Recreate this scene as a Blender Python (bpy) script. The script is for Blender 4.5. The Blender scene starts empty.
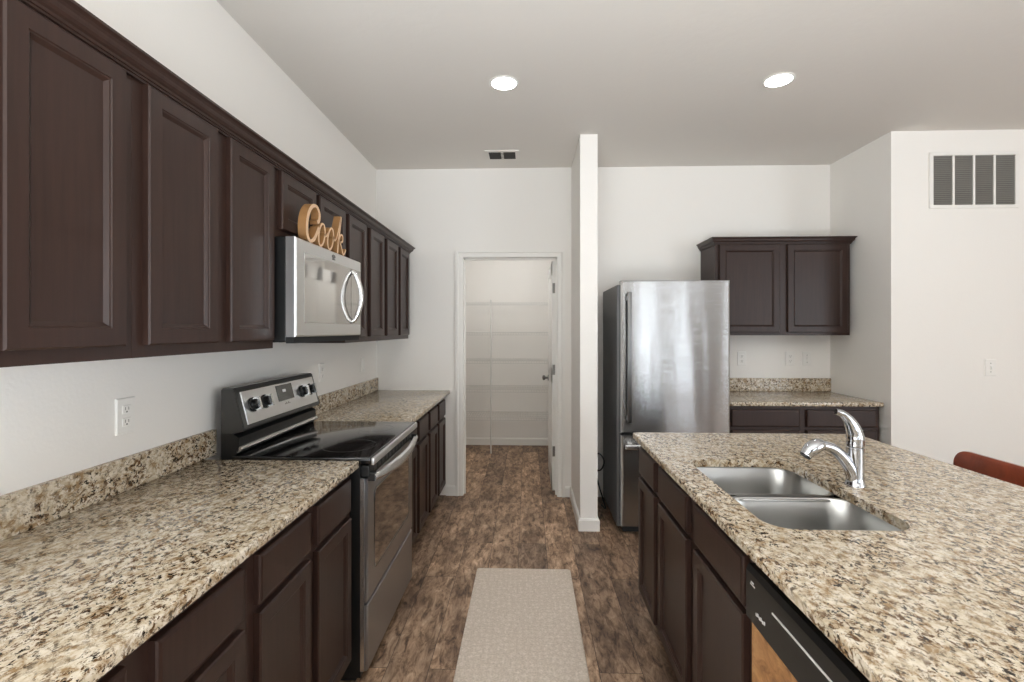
import bpy, bmesh, math, random
from mathutils import Vector, Matrix
random.seed(4)
C = bpy.context.scene
COL = C.collection

# ------------------------------------------------------------------ camera, sky, exposure
cam_d = bpy.data.cameras.new('camera'); cam = bpy.data.objects.new('camera', cam_d); COL.objects.link(cam)
cam_d.sensor_fit = 'HORIZONTAL'; cam_d.sensor_width = 36.0
cam_d.lens = 484.0/1024*36.0
cam_d.shift_y = -11/1024
cam_d.clip_start = 0.02
cam.location = (0, 0, 1.438)
cam.rotation_euler = (math.radians(90), 0, math.radians(1.893))
C.camera = cam
C.view_settings.view_transform = 'Standard'
C.view_settings.look = 'None'
C.view_settings.gamma = 1
C.view_settings.use_curve_mapping = False
C.view_settings.exposure = 0.30
C.cycles.max_bounces = 10
C.cycles.diffuse_bounces = 6
C.cycles.glossy_bounces = 5
C.cycles.sample_clamp_indirect = 6
C.cycles.use_denoising = True
C.cycles.caustics_reflective = False
C.cycles.caustics_refractive = False

SKY = 7.5
world = bpy.data.worlds.new('sky'); C.world = world; world.use_nodes = True
wbg = world.node_tree.nodes['Background']
wbg.inputs['Color'].default_value = (0.85, 0.925, 1.0, 1); wbg.inputs['Strength'].default_value = SKY

def portal(x, y, z, sx, sy, rot):
    l = bpy.data.lights.new('window_daylight', 'AREA'); l.shape = 'RECTANGLE'; l.size = sx; l.size_y = sy
    l.cycles.is_portal = True
    o = bpy.data.objects.new('window_daylight', l); COL.objects.link(o); o.location = (x, y, z); o.rotation_euler = rot

H_CEIL = 2.84
XL = -1.325      # long kitchen wall
YB = 4.19        # wall with the pantry doorway
XN = 2.56        # side of the refrigerator nook
YR = 3.50        # wall with the return grille
YREAR = -5.5; XFAR = 6.0
# window openings: (x0,x1,z0,z1) in the rear wall, (y0,y1,z0,z1) in the far side wall
WREAR = [(-1.0, -0.3, 0.9, 2.2), (2.45, 2.92, 0.1, 2.4), (3.18, 3.26, 0.1, 2.4), (3.75, 4.22, 0.1, 2.4)]  # unseen; narrow ones shaped for streaks reflected in the refrigerator
WSIDE = [(-5.2, -3.3, 0.3, 2.6), (-3.0, -1.1, 0.3, 2.6)]
for a, b, c, d in WREAR:
    if b-a > .3: portal((a+b)/2, YREAR-0.06, (c+d)/2, b-a, d-c, (math.radians(90), 0, 0))
for a, b, c, d in WSIDE:
    portal(XFAR+0.06, (a+b)/2, (c+d)/2, d-c, b-a, (0, math.radians(90), 0))

# added fill lamp without fixture, bounced off the living-room ceiling behind the camera
l = bpy.data.lights.new('added_bounce_fill', 'AREA'); l.shape = 'RECTANGLE'; l.size = 2.6; l.size_y = 3.2; l.energy = 325; l.spread = math.radians(175); l.color = (.88, .945, 1)
o = bpy.data.objects.new('added_bounce_fill', l); COL.objects.link(o); o.location = (-.1, -2.0, .5); o.rotation_euler = (math.radians(180), 0, 0)

# ------------------------------------------------------------------ materials
MATS = {}
def nmat(name):
    m = bpy.data.materials.new(name); m.use_nodes = True
    nt = m.node_tree; b = nt.nodes['Principled BSDF']
    MATS[name] = m
    return m, nt, b
def node(nt, t, **kw):
    n = nt.nodes.new(t)
    for k, v in kw.items():
        if k in n.inputs: n.inputs[k].default_value = v
        else: setattr(n, k, v)
    return n
def rgb(r, g, b):   # sRGB 0-255 to linear
    f = lambda c: (c/255/12.92) if c/255 <= .04045 else ((c/255+.055)/1.055)**2.4
    return (f(r), f(g), f(b), 1)
def simple(name, col, rough=.5, metal=0, coat=0, spec=.5, bump=None):
    m, nt, b = nmat(name)
    b.inputs['Base Color'].default_value = col; b.inputs['Roughness'].default_value = rough
    b.inputs['Metallic'].default_value = metal; b.inputs['Coat Weight'].default_value = coat
    b.inputs['Specular IOR Level'].default_value = spec
    tc = node(nt, 'ShaderNodeTexCoord')
    sc, st = bump if bump else (60, .02)
    n = node(nt, 'ShaderNodeTexNoise', Scale=sc, Detail=3.0)
    nt.links.new(tc.outputs['Object'], n.inputs['Vector'])
    bp = node(nt, 'ShaderNodeBump', Strength=st, Distance=.002)
    nt.links.new(n.outputs['Fac'], bp.inputs['Height']); nt.links.new(bp.outputs['Normal'], b.inputs['Normal'])
    return m
def ramp(nt, stops, interp='LINEAR'):
    r = nt.nodes.new('ShaderNodeValToRGB'); cr = r.color_ramp; cr.interpolation = interp
    while len(cr.elements) < len(stops): cr.elements.new(.5)
    for e, (p, c) in zip(cr.elements, stops):
        e.position = p; e.color = c if len(c) == 4 else (*c, 1)
    return r
def mix(nt, fac, a, b, blend='MIX'):
    n = nt.nodes.new('ShaderNodeMix'); n.data_type = 'RGBA'; n.blend_type = blend
    for sock, v in ((0, fac), (6, a), (7, b)):
        if hasattr(v, 'links'): nt.links.new(v, n.inputs[sock])
        elif sock == 0: n.inputs[0].default_value = v
        else: n.inputs[sock].default_value = v
    return n.outputs[2]

# painted walls and ceiling with orange-peel / knockdown texture
simple('wall_paint', rgb(240, 237, 232), .75, spec=.25, bump=(95, .22))
simple('reflection_grey', rgb(112, 110, 107), .75, spec=.25, bump=(95, .22))  # unseen rear wall only; grey added to dim refrigerator reflections
simple('ceiling_paint', rgb(222, 218, 212), .9, spec=.15, bump=(28, .5))
simple('white_trim', rgb(238, 236, 231), .42, bump=(40, .02))
simple('white_plastic', rgb(238, 236, 231), .35)
simple('slot_dark', rgb(118, 115, 109), .6)
simple('white_wire', rgb(222, 220, 215), .4)
simple('black_plastic', rgb(18, 18, 18), .38)
simple('black_gloss', rgb(9, 9, 10), .12, coat=.3)
simple('panel_black', rgb(14, 12, 11), .3, spec=.35)
simple('console_grey', rgb(58, 57, 55), .3)
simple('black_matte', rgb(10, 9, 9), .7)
simple('steel_dark', rgb(120, 120, 120), .3, metal=1)
simple('satin_nickel', rgb(118, 115, 110), .35, metal=.6)
simple('chrome', rgb(190, 191, 194), .07, metal=1, bump=(20, .0))
simple('cook_wood', rgb(214, 178, 142), .5, bump=(80, .1))
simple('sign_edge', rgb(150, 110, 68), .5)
simple('vent_dark', rgb(62, 60, 56), .8)
simple('vent_grey', rgb(128, 125, 119), .6)
simple('handle_steel', rgb(215, 215, 214), .25, metal=1, bump=(20, 0))
simple('bright_mark', rgb(215, 213, 210), .4)
simple('knob_black', rgb(16, 16, 17), .25)
simple('display', rgb(58, 57, 54), .12, coat=.5)
simple('oven_glass', rgb(30, 27, 24), .07, metal=0, coat=1.0, spec=1.0)

def emission(name, col, strength):
    m, nt, b = nmat(name)
    b.inputs['Base Color'].default_value = col; b.inputs['Emission Color'].default_value = col
    b.inputs['Emission Strength'].default_value = strength
    return m
emission('lamp_lens', (1, 1, 1, 1), 22)

# dark espresso cabinet wood
def cabinet_wood():
    m, nt, b = nmat('espresso_wood')
    tc = node(nt, 'ShaderNodeTexCoord'); mp = node(nt, 'ShaderNodeMapping'); mp.inputs['Scale'].default_value = (26, 26, 1.6)
    nt.links.new(tc.outputs['Object'], mp.inputs['Vector'])
    n = node(nt, 'ShaderNodeTexNoise', Scale=2.2, Detail=6.0, Roughness=.6)
    nt.links.new(mp.outputs['Vector'], n.inputs['Vector'])
    r = ramp(nt, [(.3, rgb(45, 31, 26)), (.65, rgb(55, 38, 32))])
    nt.links.new(n.outputs['Fac'], r.inputs['Fac']); nt.links.new(r.outputs['Color'], b.inputs['Base Color'])
    b.inputs['Roughness'].default_value = .36; b.inputs['Specular IOR Level'].default_value = .30
    bp = node(nt, 'ShaderNodeBump', Strength=.02, Distance=.001)
    nt.links.new(n.outputs['Fac'], bp.inputs['Height']); nt.links.new(bp.outputs['Normal'], b.inputs['Normal'])
cabinet_wood()

def granite():
    m, nt, b = nmat('granite')
    tc = node(nt, 'ShaderNodeTexCoord'); mp = node(nt, 'ShaderNodeMapping'); mp.inputs['Scale'].default_value = (1.1, .78, 1.0)
    mp.inputs['Rotation'].default_value = (0, 0, .35)
    nt.links.new(tc.outputs['Object'], mp.inputs['Vector']); co = mp.outputs['Vector']
    def noise(scale, detail=4., rough=.6, dist=0.):
        n = node(nt, 'ShaderNodeTexNoise', Scale=scale, Detail=detail, Roughness=rough, Distortion=dist)
        nt.links.new(co, n.inputs['Vector']); return n.outputs['Fac']
    base = ramp(nt, [(.36, rgb(184, 168, 143)), (.5, rgb(205, 192, 170)), (.64, rgb(220, 210, 193))])
    nt.links.new(noise(55, 4), base.inputs['Fac'])
    r1 = ramp(nt, [(.50, (0, 0, 0)), (.60, (1, 1, 1))]); nt.links.new(noise(35, 10, .76, .4), r1.inputs['Fac'])
    c1 = mix(nt, r1.outputs['Color'], base.outputs['Color'], rgb(150, 124, 91))
    # dark brown and near-black crystals, clustered
    cl = ramp(nt, [(.38, (.35, .35, .35)), (.54, (1, 1, 1))]); nt.links.new(noise(11, 4, .6), cl.inputs['Fac'])
    r2 = ramp(nt, [(.525, (0, 0, 0)), (.565, (1, 1, 1))]); nt.links.new(noise(66, 9, .74, .5), r2.inputs['Fac'])
    m2 = node(nt, 'ShaderNodeMath', operation='MULTIPLY'); nt.links.new(cl.outputs['Color'], m2.inputs[0]); nt.links.new(r2.outputs['Color'], m2.inputs[1])
    c2 = mix(nt, m2.outputs[0], c1, rgb(92, 66, 40))
    fl = ramp(nt, [(.545, (0, 0, 0)), (.585, (1, 1, 1))]); nt.links.new(noise(90, 6, .70, .4), fl.inputs['Fac'])
    mul = node(nt, 'ShaderNodeMath', operation='MULTIPLY'); nt.links.new(cl.outputs['Color'], mul.inputs[0]); nt.links.new(fl.outputs['Color'], mul.inputs[1])
    c3 = mix(nt, mul.outputs[0], c2, rgb(36, 23, 14))
    nt.links.new(c3, b.inputs['Base Color'])
    b.inputs['Roughness'].default_value = .16; b.inputs['Specular IOR Level'].default_value = .5
granite()

def floor_mat():
    m, nt, b = nmat('plank_floor')
    tc = node(nt, 'ShaderNodeTexCoord'); mp = node(nt, 'ShaderNodeMapping')
    mp.inputs['Rotation'].default_value = (0, 0, math.radians(90)); mp.inputs['Location'].default_value = (.37, .06, 0)
    nt.links.new(tc.outputs['Object'], mp.inputs['Vector'])
    br = node(nt, 'ShaderNodeTexBrick', Scale=1.0)
    br.inputs['Color1'].default_value = (0, 0, 0, 1); br.inputs['Color2'].default_value = (1, 1, 1, 1); br.inputs['Mortar'].default_value = (.5, .5, .5, 1)
    br.inputs['Mortar Size'].default_value = .0012; br.inputs['Brick Width'].default_value = 1.22; br.inputs['Row Height'].default_value = .18
    br.offset = .37; br.offset_frequency = 2
    nt.links.new(mp.outputs['Vector'], br.inputs['Vector'])
    # each plank shifts the grain
    sep = node(nt, 'ShaderNodeSeparateColor'); nt.links.new(br.outputs['Color'], sep.inputs[0])
    add = node(nt, 'ShaderNodeVectorMath', operation='ADD'); nt.links.new(tc.outputs['Object'], add.inputs[0])
    cmb = node(nt, 'ShaderNodeCombineXYZ'); sc = node(nt, 'ShaderNodeMath', operation='MULTIPLY'); sc.inputs[1].default_value = 7.3
    nt.links.new(sep.outputs[0], sc.inputs[0]); nt.links.new(sc.outputs[0], cmb.inputs['Z']); nt.links.new(cmb.outputs[0], add.inputs[1])
    mg = node(nt, 'ShaderNodeMapping'); mg.inputs['Scale'].default_value = (14, 4.5, 1); nt.links.new(add.outputs[0], mg.inputs['Vector'])
    g = node(nt, 'ShaderNodeTexNoise', Scale=2.4, Detail=9.0, Roughness=.72, Distortion=.6); nt.links.new(mg.outputs[0], g.inputs['Vector'])
    mg2 = node(nt, 'ShaderNodeMapping'); mg2.inputs['Scale'].default_value = (5, 2.2, 1); nt.links.new(add.outputs[0], mg2.inputs['Vector'])
    g2 = node(nt, 'ShaderNodeTexNoise', Scale=1.5, Detail=5.0, Roughness=.6); nt.links.new(mg2.outputs[0], g2.inputs['Vector'])
    c = ramp(nt, [(.33, rgb(80, 62, 50)), (.43, rgb(150, 125, 104)), (.53, rgb(198, 171, 147)), (.68, rgb(238, 216, 192))])
    nt.links.new(g.outputs['Fac'], c.inputs['Fac'])
    d = ramp(nt, [(.36, rgb(172, 163, 157)), (.62, rgb(255, 250, 244))]); nt.links.new(g2.outputs['Fac'], d.inputs['Fac'])
    col = mix(nt, 1.0, c.outputs['Color'], d.outputs['Color'], 'MULTIPLY')
    t = ramp(nt, [(0, rgb(196, 192, 190)), (1, rgb(255, 250, 244))]); nt.links.new(sep.outputs[0], t.inputs['Fac'])
    col = mix(nt, 1.0, col, t.outputs['Color'], 'MULTIPLY')
    col = mix(nt, br.outputs['Fac'], col, rgb(48, 38, 33))
    nt.links.new(col, b.inputs['Base Color'])
    b.inputs['Roughness'].default_value = .48; b.inputs['Specular IOR Level'].default_value = .35
    bp = node(nt, 'ShaderNodeBump', Strength=.12, Distance=.002); nt.links.new(g.outputs['Fac'], bp.inputs['Height']); nt.links.new(bp.outputs['Normal'], b.inputs['Normal'])
floor_mat()

def brushed(name, col, rough, aniso, wav=0.0, metal=1.0, brush=0.0):
    m, nt, b = nmat(name)
    b.inputs['Base Color'].default_value = col; b.inputs['Metallic'].default_value = metal
    b.inputs['Roughness'].default_value = rough; b.inputs['Anisotropic'].default_value = aniso
    tg = node(nt, 'ShaderNodeTangent', direction_type='UV_MAP'); tg.uv_map = 'UVMap'
    nt.links.new(tg.outputs[0], b.inputs['Tangent'])
    tc = node(nt, 'ShaderNodeTexCoord'); mp = node(nt, 'ShaderNodeMapping'); mp.inputs['Scale'].default_value = (6, 6, .9)
    nt.links.new(tc.outputs['Object'], mp.inputs['Vector'])
    n = node(nt, 'ShaderNodeTexNoise', Scale=1.0, Detail=1.0); nt.links.new(mp.outputs[0], n.inputs['Vector'])
    bp = node(nt, 'ShaderNodeBump', Strength=wav, Distance=.02); nt.links.new(n.outputs['Fac'], bp.inputs['Height'])
    if brush:
        mb = node(nt, 'ShaderNodeMapping'); mb.inputs['Scale'].default_value = (1.5, 1.5, 350); nt.links.new(tc.outputs['Object'], mb.inputs['Vector'])
        nb = node(nt, 'ShaderNodeTexNoise', Scale=1.0, Detail=2.0); nt.links.new(mb.outputs[0], nb.inputs['Vector'])
        b2 = node(nt, 'ShaderNodeBump', Strength=brush, Distance=.001); nt.links.new(nb.outputs['Fac'], b2.inputs['Height'])
        nt.links.new(bp.outputs['Normal'], b2.inputs['Normal']); bp = b2
    nt.links.new(bp.outputs['Normal'], b.inputs['Normal'])
brushed('fridge_steel', rgb(182, 182, 182), .21, .96, .16, brush=.22)
brushed('range_steel', rgb(158, 160, 163), .32, .6, 0)
brushed('steel', rgb(226, 226, 226), .34, .6, 0)
brushed('sink_steel', rgb(190, 190, 188), .30, .5, 0)
brushed('mirror_glass', rgb(205, 203, 200), .05, 0, 0, .85)
simple('fridge_side', rgb(112, 112, 112), .42, metal=.3, bump=(300, .15))

def rug_mat():
    m, nt, b = nmat('rug_weave')
    tc = node(nt, 'ShaderNodeTexCoord')
    v = node(nt, 'ShaderNodeTexVoronoi', Scale=34.0); v.feature = 'F1'; v.distance = 'MANHATTAN'; v.inputs['Randomness'].default_value = .6
    nt.links.new(tc.outputs['Object'], v.inputs['Vector'])
    n = node(nt, 'ShaderNodeTexNoise', Scale=120.0, Detail=3.0); nt.links.new(tc.outputs['Object'], n.inputs['Vector'])
    r = ramp(nt, [(.2, rgb(234, 222, 209)), (.7, rgb(223, 210, 195))]); nt.links.new(v.outputs['Distance'], r.inputs['Fac'])
    r2 = ramp(nt, [(.3, rgb(225, 222, 220)), (.7, rgb(255, 255, 255))]); nt.links.new(n.outputs['Fac'], r2.inputs['Fac'])
    col = mix(nt, 1.0, r.outputs['Color'], r2.outputs['Color'], 'MULTIPLY')
    nt.links.new(col, b.inputs['Base Color']); b.inputs['Roughness'].default_value = .9; b.inputs['Specular IOR Level'].default_value = .1
    bp = node(nt, 'ShaderNodeBump', Strength=.5, Distance=.004); nt.links.new(v.outputs['Distance'], bp.inputs['Height']); nt.links.new(bp.outputs['Normal'], b.inputs['Normal'])
rug_mat()

def grainy(name, stops, scale=(3, 3, 14), rough=.4, nsc=3.0):
    m, nt, b = nmat(name)
    tc = node(nt, 'ShaderNodeTexCoord'); mp = node(nt, 'ShaderNodeMapping'); mp.inputs['Scale'].default_value = scale
    nt.links.new(tc.outputs['Object'], mp.inputs['Vector'])
    n = node(nt, 'ShaderNodeTexNoise', Scale=nsc, Detail=7.0, Roughness=.65, Distortion=1.0); nt.links.new(mp.outputs[0], n.inputs['Vector'])
    r = ramp(nt, stops); nt.links.new(n.outputs['Fac'], r.inputs['Fac']); nt.links.new(r.outputs['Color'], b.inputs['Base Color'])
    b.inputs['Roughness'].default_value = rough
grainy('tan_grain', [(.3, rgb(132, 88, 50)), (.5, rgb(176, 126, 78)), (.7, rgb(202, 156, 106))], (7, 7, 10), .45)
grainy('red_leather', [(.3, rgb(112, 46, 22)), (.7, rgb(140, 62, 32))], (4, 4, 4), .32)
grainy('stool_wood', [(.3, rgb(60, 36, 24)), (.7, rgb(84, 52, 34))], (12, 12, 2), .4)

# ------------------------------------------------------------------ mesh helpers
UVMATS = {'range_steel', 'fridge_steel', 'steel', 'sink_steel', 'mirror_glass'}
def BM(): return bmesh.new()
def box(bm, x0, x1, y0, y1, z0, z1, bev=0, seg=2):
    r = bmesh.ops.create_cube(bm, size=1.0)
    vs = r['verts']
    for v in vs:
        v.co = Vector((x0 if v.co.x < 0 else x1, y0 if v.co.y < 0 else y1, z0 if v.co.z < 0 else z1))
    if bev:
        es = list({e for v in vs for e in v.link_edges})
        bmesh.ops.bevel(bm, geom=es, offset=bev, segments=seg, profile=.5, affect='EDGES')
def loops(bm, rings, closed=True, cap0=False, cap1=False):
    vr = [[bm.verts.new(p) for p in r] for r in rings]
    n = len(vr[0])
    for a, b in zip(vr, vr[1:]):
        for i in range(n if closed else n-1):
            j = (i+1) % n
            bm.faces.new((a[i], a[j], b[j], b[i]))
    if cap0: bm.faces.new(list(reversed(vr[0])))
    if cap1: bm.faces.new(vr[-1])
def panel(bm, O, U, W, N, w, h, prof):
    """nested rectangles from the back edge over the front: prof = [(inset, height)], O corner, U/W/N axes"""
    O, U, W, N = map(Vector, (O, U, W, N))
    rings = []
    for i, d in prof:
        rings.append([O+U*a+W*b+N*d for a, b in ((i, i), (w-i, i), (w-i, h-i), (i, h-i))])
    loops(bm, rings, cap0=True, cap1=True)
def tube(bm, pts, rad, n=10, flat=None):
    """round (or flattened) swept tube; rad a number or a list"""
    P = [Vector(p) for p in pts]; R = rad if isinstance(rad, (list, tuple)) else [rad]*len(P)
    t0 = (P[1]-P[0]).normalized(); ref = Vector((0, 0, 1)) if abs(t0.z) < .9 else Vector((0, 1, 0))
    rings = []; nrm = t0.cross(ref).normalized()
    for i, p in enumerate(P):
        t = (P[min(i+1, len(P)-1)]-P[max(i-1, 0)]).normalized()
        nrm = (nrm - t*nrm.dot(t)).normalized(); bi = t.cross(nrm)
        rr = R[i]; fa = flat[i] if flat else 1.0
        rings.append([p+nrm*(rr*math.cos(2*math.pi*k/n))+bi*(rr*fa*math.sin(2*math.pi*k/n)) for k in range(n)])
    loops(bm, rings, cap0=True, cap1=True)
def lathe(bm, cx, cy, prof, n=24, axis='Z', cz=0):
    rings = []
    for r, z in prof:
        ring = []
        for k in range(n):
            a = 2*math.pi*k/n; c, s = r*math.cos(a), r*math.sin(a)
            if axis == 'Z': ring.append((cx+c, cy+s, z))
            elif axis == 'X': ring.append((z, cx+c, cy+s))       # cx=y, cy=z centre
            else: ring.append((cx+c, z, cy+s))                    # cx=x, cy=z centre
        rings.append(ring)
    loops(bm, rings, cap0=True, cap1=True)
def smooth_path(P, per=8, closed=False):
    P = [Vector(p) for p in P]; out = []; n = len(P)
    rng = range(n if closed else n-1)
    for i in rng:
        g = (lambda k: P[k % n]) if closed else (lambda k: P[max(0, min(n-1, k))])
        a, b, c, d = g(i-1), g(i), g(i+1), g(i+2)
        for s in range(per):
            t = s/per
            out.append(.5*((2*b)+(c-a)*t+(2*a-5*b+4*c-d)*t*t+(3*b-a-3*c+d)*t**3))
    if not closed: out.append(P[-1])
    return out
def rrect(x0, x1, y0, y1, r, z, n=6):
    pts = []
    for cx, cy, a0 in ((x1-r, y1-r, 0), (x0+r, y1-r, 90), (x0+r, y0+r, 180), (x1-r, y0+r, 270)):
        for k in range(n+1):
            a = math.radians(a0+90*k/n); pts.append((cx+r*math.cos(a), cy+r*math.sin(a), z))
    return pts
def profile_run(bm, path, prof, closed_prof=True):
    """mitred sweep of (outward, z) profile along a 2-D path; outward is to the right of travel"""
    P = [Vector((*p, 0)) for p in path]; rings = []
    for i, p in enumerate(P):
        dirs = []
        if i > 0: dirs.append((p-P[i-1]).normalized())
        if i < len(P)-1: dirs.append((P[i+1]-p).normalized())
        ns = [Vector((d.y, -d.x, 0)) for d in dirs]
        m = ns[0] if len(ns) == 1 else (ns[0]+ns[1])/(1+ns[0].dot(ns[1]))
        rings.append([(p.x+m.x*o, p.y+m.y*o, z) for o, z in prof])
    loops(bm, rings, cap0=True, cap1=True)

def make(name, bm, mat, parent=None, origin=None, smooth=None, uv='h'):
    bmesh.ops.recalc_face_normals(bm, faces=bm.faces[:])
    if origin is None:
        origin = root_loc(parent) if parent else Vector((0, 0, 0))
    origin = Vector(origin)
    for v in bm.verts: v.co -= origin
    if mat in UVMATS:
        ul = bm.loops.layers.uv.new('UVMap')
        for f in bm.faces:
            n = f.normal
            for l in f.loops:
                c = l.vert.co
                if abs(n.z) > .8: l[ul].uv = (c.x, c.y)
                else:
                    h = c.x if abs(n.y) > abs(n.x) else c.y
                    l[ul].uv = (c.z, h) if uv == 'h' else (h, c.z)
    me = bpy.data.meshes.new(name); bm.to_mesh(me); bm.free()
    me.materials.append(MATS[mat])
    if smooth:
        for p in me.polygons: p.use_smooth = True
        me.set_sharp_from_angle(angle=math.radians(smooth))
    o = bpy.data.objects.new(name, me); COL.objects.link(o)
    if parent: o.parent = parent
    else: o.location = origin
    return o
def root_loc(o):
    v = Vector((0, 0, 0))
    while o: v += o.location; o = o.parent
    return v
def thing(name, label, cat, loc, group=None):
    o = bpy.data.objects.new(name, None); COL.objects.link(o); o.location = loc; o.empty_display_size = .1
    tag(o, label, cat, group); return o
def tag(o, label, cat, group=None):
    o['label'] = label; o['category'] = cat
    if group: o['group'] = group
    return o
def struct(name, bm, mat, parent=None, **kw):
    o = make(name, bm, mat, parent, **kw)
    if not parent: o['kind'] = 'structure'
    return o

# ------------------------------------------------------------------ room shell
T = .11
DX0, DX1, DZ = -.562, .250, 2.065       # pantry doorway
b = BM(); box(b, XL-T, XFAR+T, YREAR-T, 6.2, -.1, 0); struct('floor', b, 'plank_floor')
b = BM(); box(b, XL-T, XFAR+T, YREAR-T, YB+T, H_CEIL, H_CEIL+.1); struct('ceiling', b, 'ceiling_paint')
b = BM(); box(b, XL-T, XL, YREAR, YB, 0, H_CEIL); struct('wall_left', b, 'wall_paint')
b = BM()
box(b, XL-T, DX0-.02, YB, YB+T, 0, H_CEIL); box(b, DX1+.02, XN+T, YB, YB+T, 0, H_CEIL); box(b, DX0-.02, DX1+.02, YB, YB+T, DZ+.02, H_CEIL)
struct('wall_back', b, 'wall_paint')
SX0, SX1, SY = .374, .498, 3.485
b = BM(); box(b, SX0, SX1, SY, YB, 0, H_CEIL); struct('wall_center', b, 'wall_paint')
b = BM(); box(b, XN, XN+T, YR+T, YB, 0, H_CEIL); struct('wall_nook', b, 'wall_paint')
b = BM(); box(b, XN, XFAR, YR, YR+T, 0, H_CEIL); struct('wall_right', b, 'wall_paint')
def wall_with_holes(bm, axis, at0, at1, lo, hi, holes):
    def bx(a0, a1, z0, z1):
        if axis == 'Y': box(bm, a0, a1, at0, at1, z0, z1)
        else: box(bm, at0, at1, a0, a1, z0, z1)
    a = lo
    for h in sorted(holes):
        bx(a, h[0], 0, H_CEIL); bx(h[0], h[1], 0, h[2]); bx(h[0], h[1], h[3], H_CEIL); a = h[1]
    bx(a, hi, 0, H_CEIL)
b = BM(); wall_with_holes(b, 'Y', YREAR-T, YREAR, XL-T, XFAR+T, WREAR); struct('wall_rear', b, 'reflection_grey')
b = BM(); wall_with_holes(b, 'X', XFAR, XFAR+T, YREAR, YR+T, WSIDE); struct('wall_far', b, 'wall_paint')
k = 0
for h in WREAR + WSIDE:
    k += 1; b = BM(); rear = h in WREAR
    def bx(a0, a1, z0, z1):
        if rear: box(b, a0, a1, YREAR-.08, YREAR-.03, z0, z1)
        else: box(b, XFAR+.03, XFAR+.08, a0, a1, z0, z1)
    a0, a1, z0, z1 = h; f = min(.06, (a1-a0)*.12)
    bx(a0, a0+f, z0, z1); bx(a1-f, a1, z0, z1); bx(a0+f, a1-f, z0, z0+f); bx(a0+f, a1-f, z1-f, z1)
    if a1-a0 > .5: bx((a0+a1)/2-.04, (a0+a1)/2+.04, z0+f, z1-f)
    struct('window_%d' % k, b, 'white_trim')

# pantry beyond the doorway
PX0, PX1, PY0, PY1, PH = -1.15, .75, YB+T, 6.05, 2.62
b = BM(); box(b, PX0-T, PX1+T, PY1, PY1+T, 0, PH); struct('wall_pantry_back', b, 'wall_paint')
b = BM(); box(b, PX0-T, PX0, PY0, PY1, 0, PH); struct('wall_pantry_left', b, 'wall_paint')
b = BM(); box(b, PX1, PX1+T, PY0, PY1, 0, PH); struct('wall_pantry_right', b, 'wall_paint')
b = BM(); box(b, PX0-T, PX1+T, PY0, PY1+T, PH, PH+.08); struct('ceiling_pantry', b, 'ceiling_paint')

# baseboards
BB = [(0, 0), (.014, 0), (.014, .075), (.006, .088), (0, .09)]
def baseboard(name, paths):
    b = BM()
    for p in paths: profile_run(b, p, BB)
    struct(name, b, 'white_trim', smooth=30)
baseboard('baseboard_center', [[(SX0, YB), (SX0, SY), (SX1, SY), (SX1, YB)]])
baseboard('baseboard_back', [[(-.71, YB), (DX0-.069, YB)], [(DX1+.069, YB), (SX0-.014, YB)]])
baseboard('baseboard_right', [[(XN, YR+.02), (XN, YR), (XFAR, YR)]])
baseboard('baseboard_pantry', [[(PX0, PY0), (PX0, PY1), (PX1, PY1), (PX1, PY0)]])

# doorway casing, jamb and the open pantry door
b = BM(); cw = .068
for x0, x1, s in ((DX0-cw, DX0, 1), (DX1, DX1+cw, -1)):
    inner, outer = (x1, x0) if s == 1 else (x0, x1)
    rings = []
    for z in (0, DZ):
        zz = lambda t: 0 if z == 0 else DZ+.057*t     # mitre rises towards the outer edge
        rings.append([(outer, YB, zz(1)), (outer, YB-.018, zz(1)), (outer+s*.022, YB-.020, zz(.76)), (outer+s*.03, YB-.012, zz(.68)), (inner-s*.02, YB-.012, zz(.22)), (inner-s*.006, YB-.009, zz(.05)), (inner, YB-.004, zz(0)), (inner, YB, zz(0))])
    loops(b, rings, cap0=True, cap1=True)
rings = []
for side in (0, 1):
    X = lambda t: (DX0-cw*t) if side == 0 else (DX1+cw*t)
    Z = lambda t: DZ+.057*t
    rings.append([(X(1), YB, Z(1)), (X(1), YB-.018, Z(1)), (X(.76), YB-.020, Z(.76)), (X(.68), YB-.012, Z(.68)), (X(.22), YB-.012, Z(.22)), (X(.05), YB-.009, Z(.05)), (X(0), YB-.004, Z(0)), (X(0), YB, Z(0))])
loops(b, rings, cap0=True, cap1=True)
struct('trim_1', b, 'white_trim')
b = BM()
box(b, DX0-.02, DX0, YB, YB+T, 0, DZ); box(b, DX1, DX1+.02, YB, YB+T, 0, DZ); box(b, DX0-.02, DX1+.02, YB, YB+T, DZ, DZ+.02)
box(b, DX0, DX0+.012, YB+.045, YB+.075, 0, DZ); box(b, DX1-.012, DX1, YB+.045, YB+.075, 0, DZ); box(b, DX0, DX1, YB+.045, YB+.075, DZ-.012, DZ)
struct('trim_2', b, 'white_trim')
door = bpy.data.objects.new('door_1', None); COL.objects.link(door); door.location = (.229, YB+T+.01, 0); door['kind'] = 'structure'
b = BM(); x0, x1, y0, y1 = .212, .247, YB+T+.012, YB+T+.79
box(b, x0+.004, x1-.004, y0, y1, .012, 2.05)
for N, xo in ((-1, x0+.004), (1, x1-.004)):
    for z0, z1, in ((.012, .20), (.95, 1.10), (1.93, 2.05)): box(b, min(xo, xo+N*.004), max(xo, xo+N*.004), y0, y1, z0, z1)
    for ya, yb_ in ((y0, y0+.11), (y0+.334, y0+.444), (y1-.11, y1)): box(b, min(xo, xo+N*.004), max(xo, xo+N*.004), ya, yb_, .012, 2.05)
make('door_leaf', b, 'white_trim', door)
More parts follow.
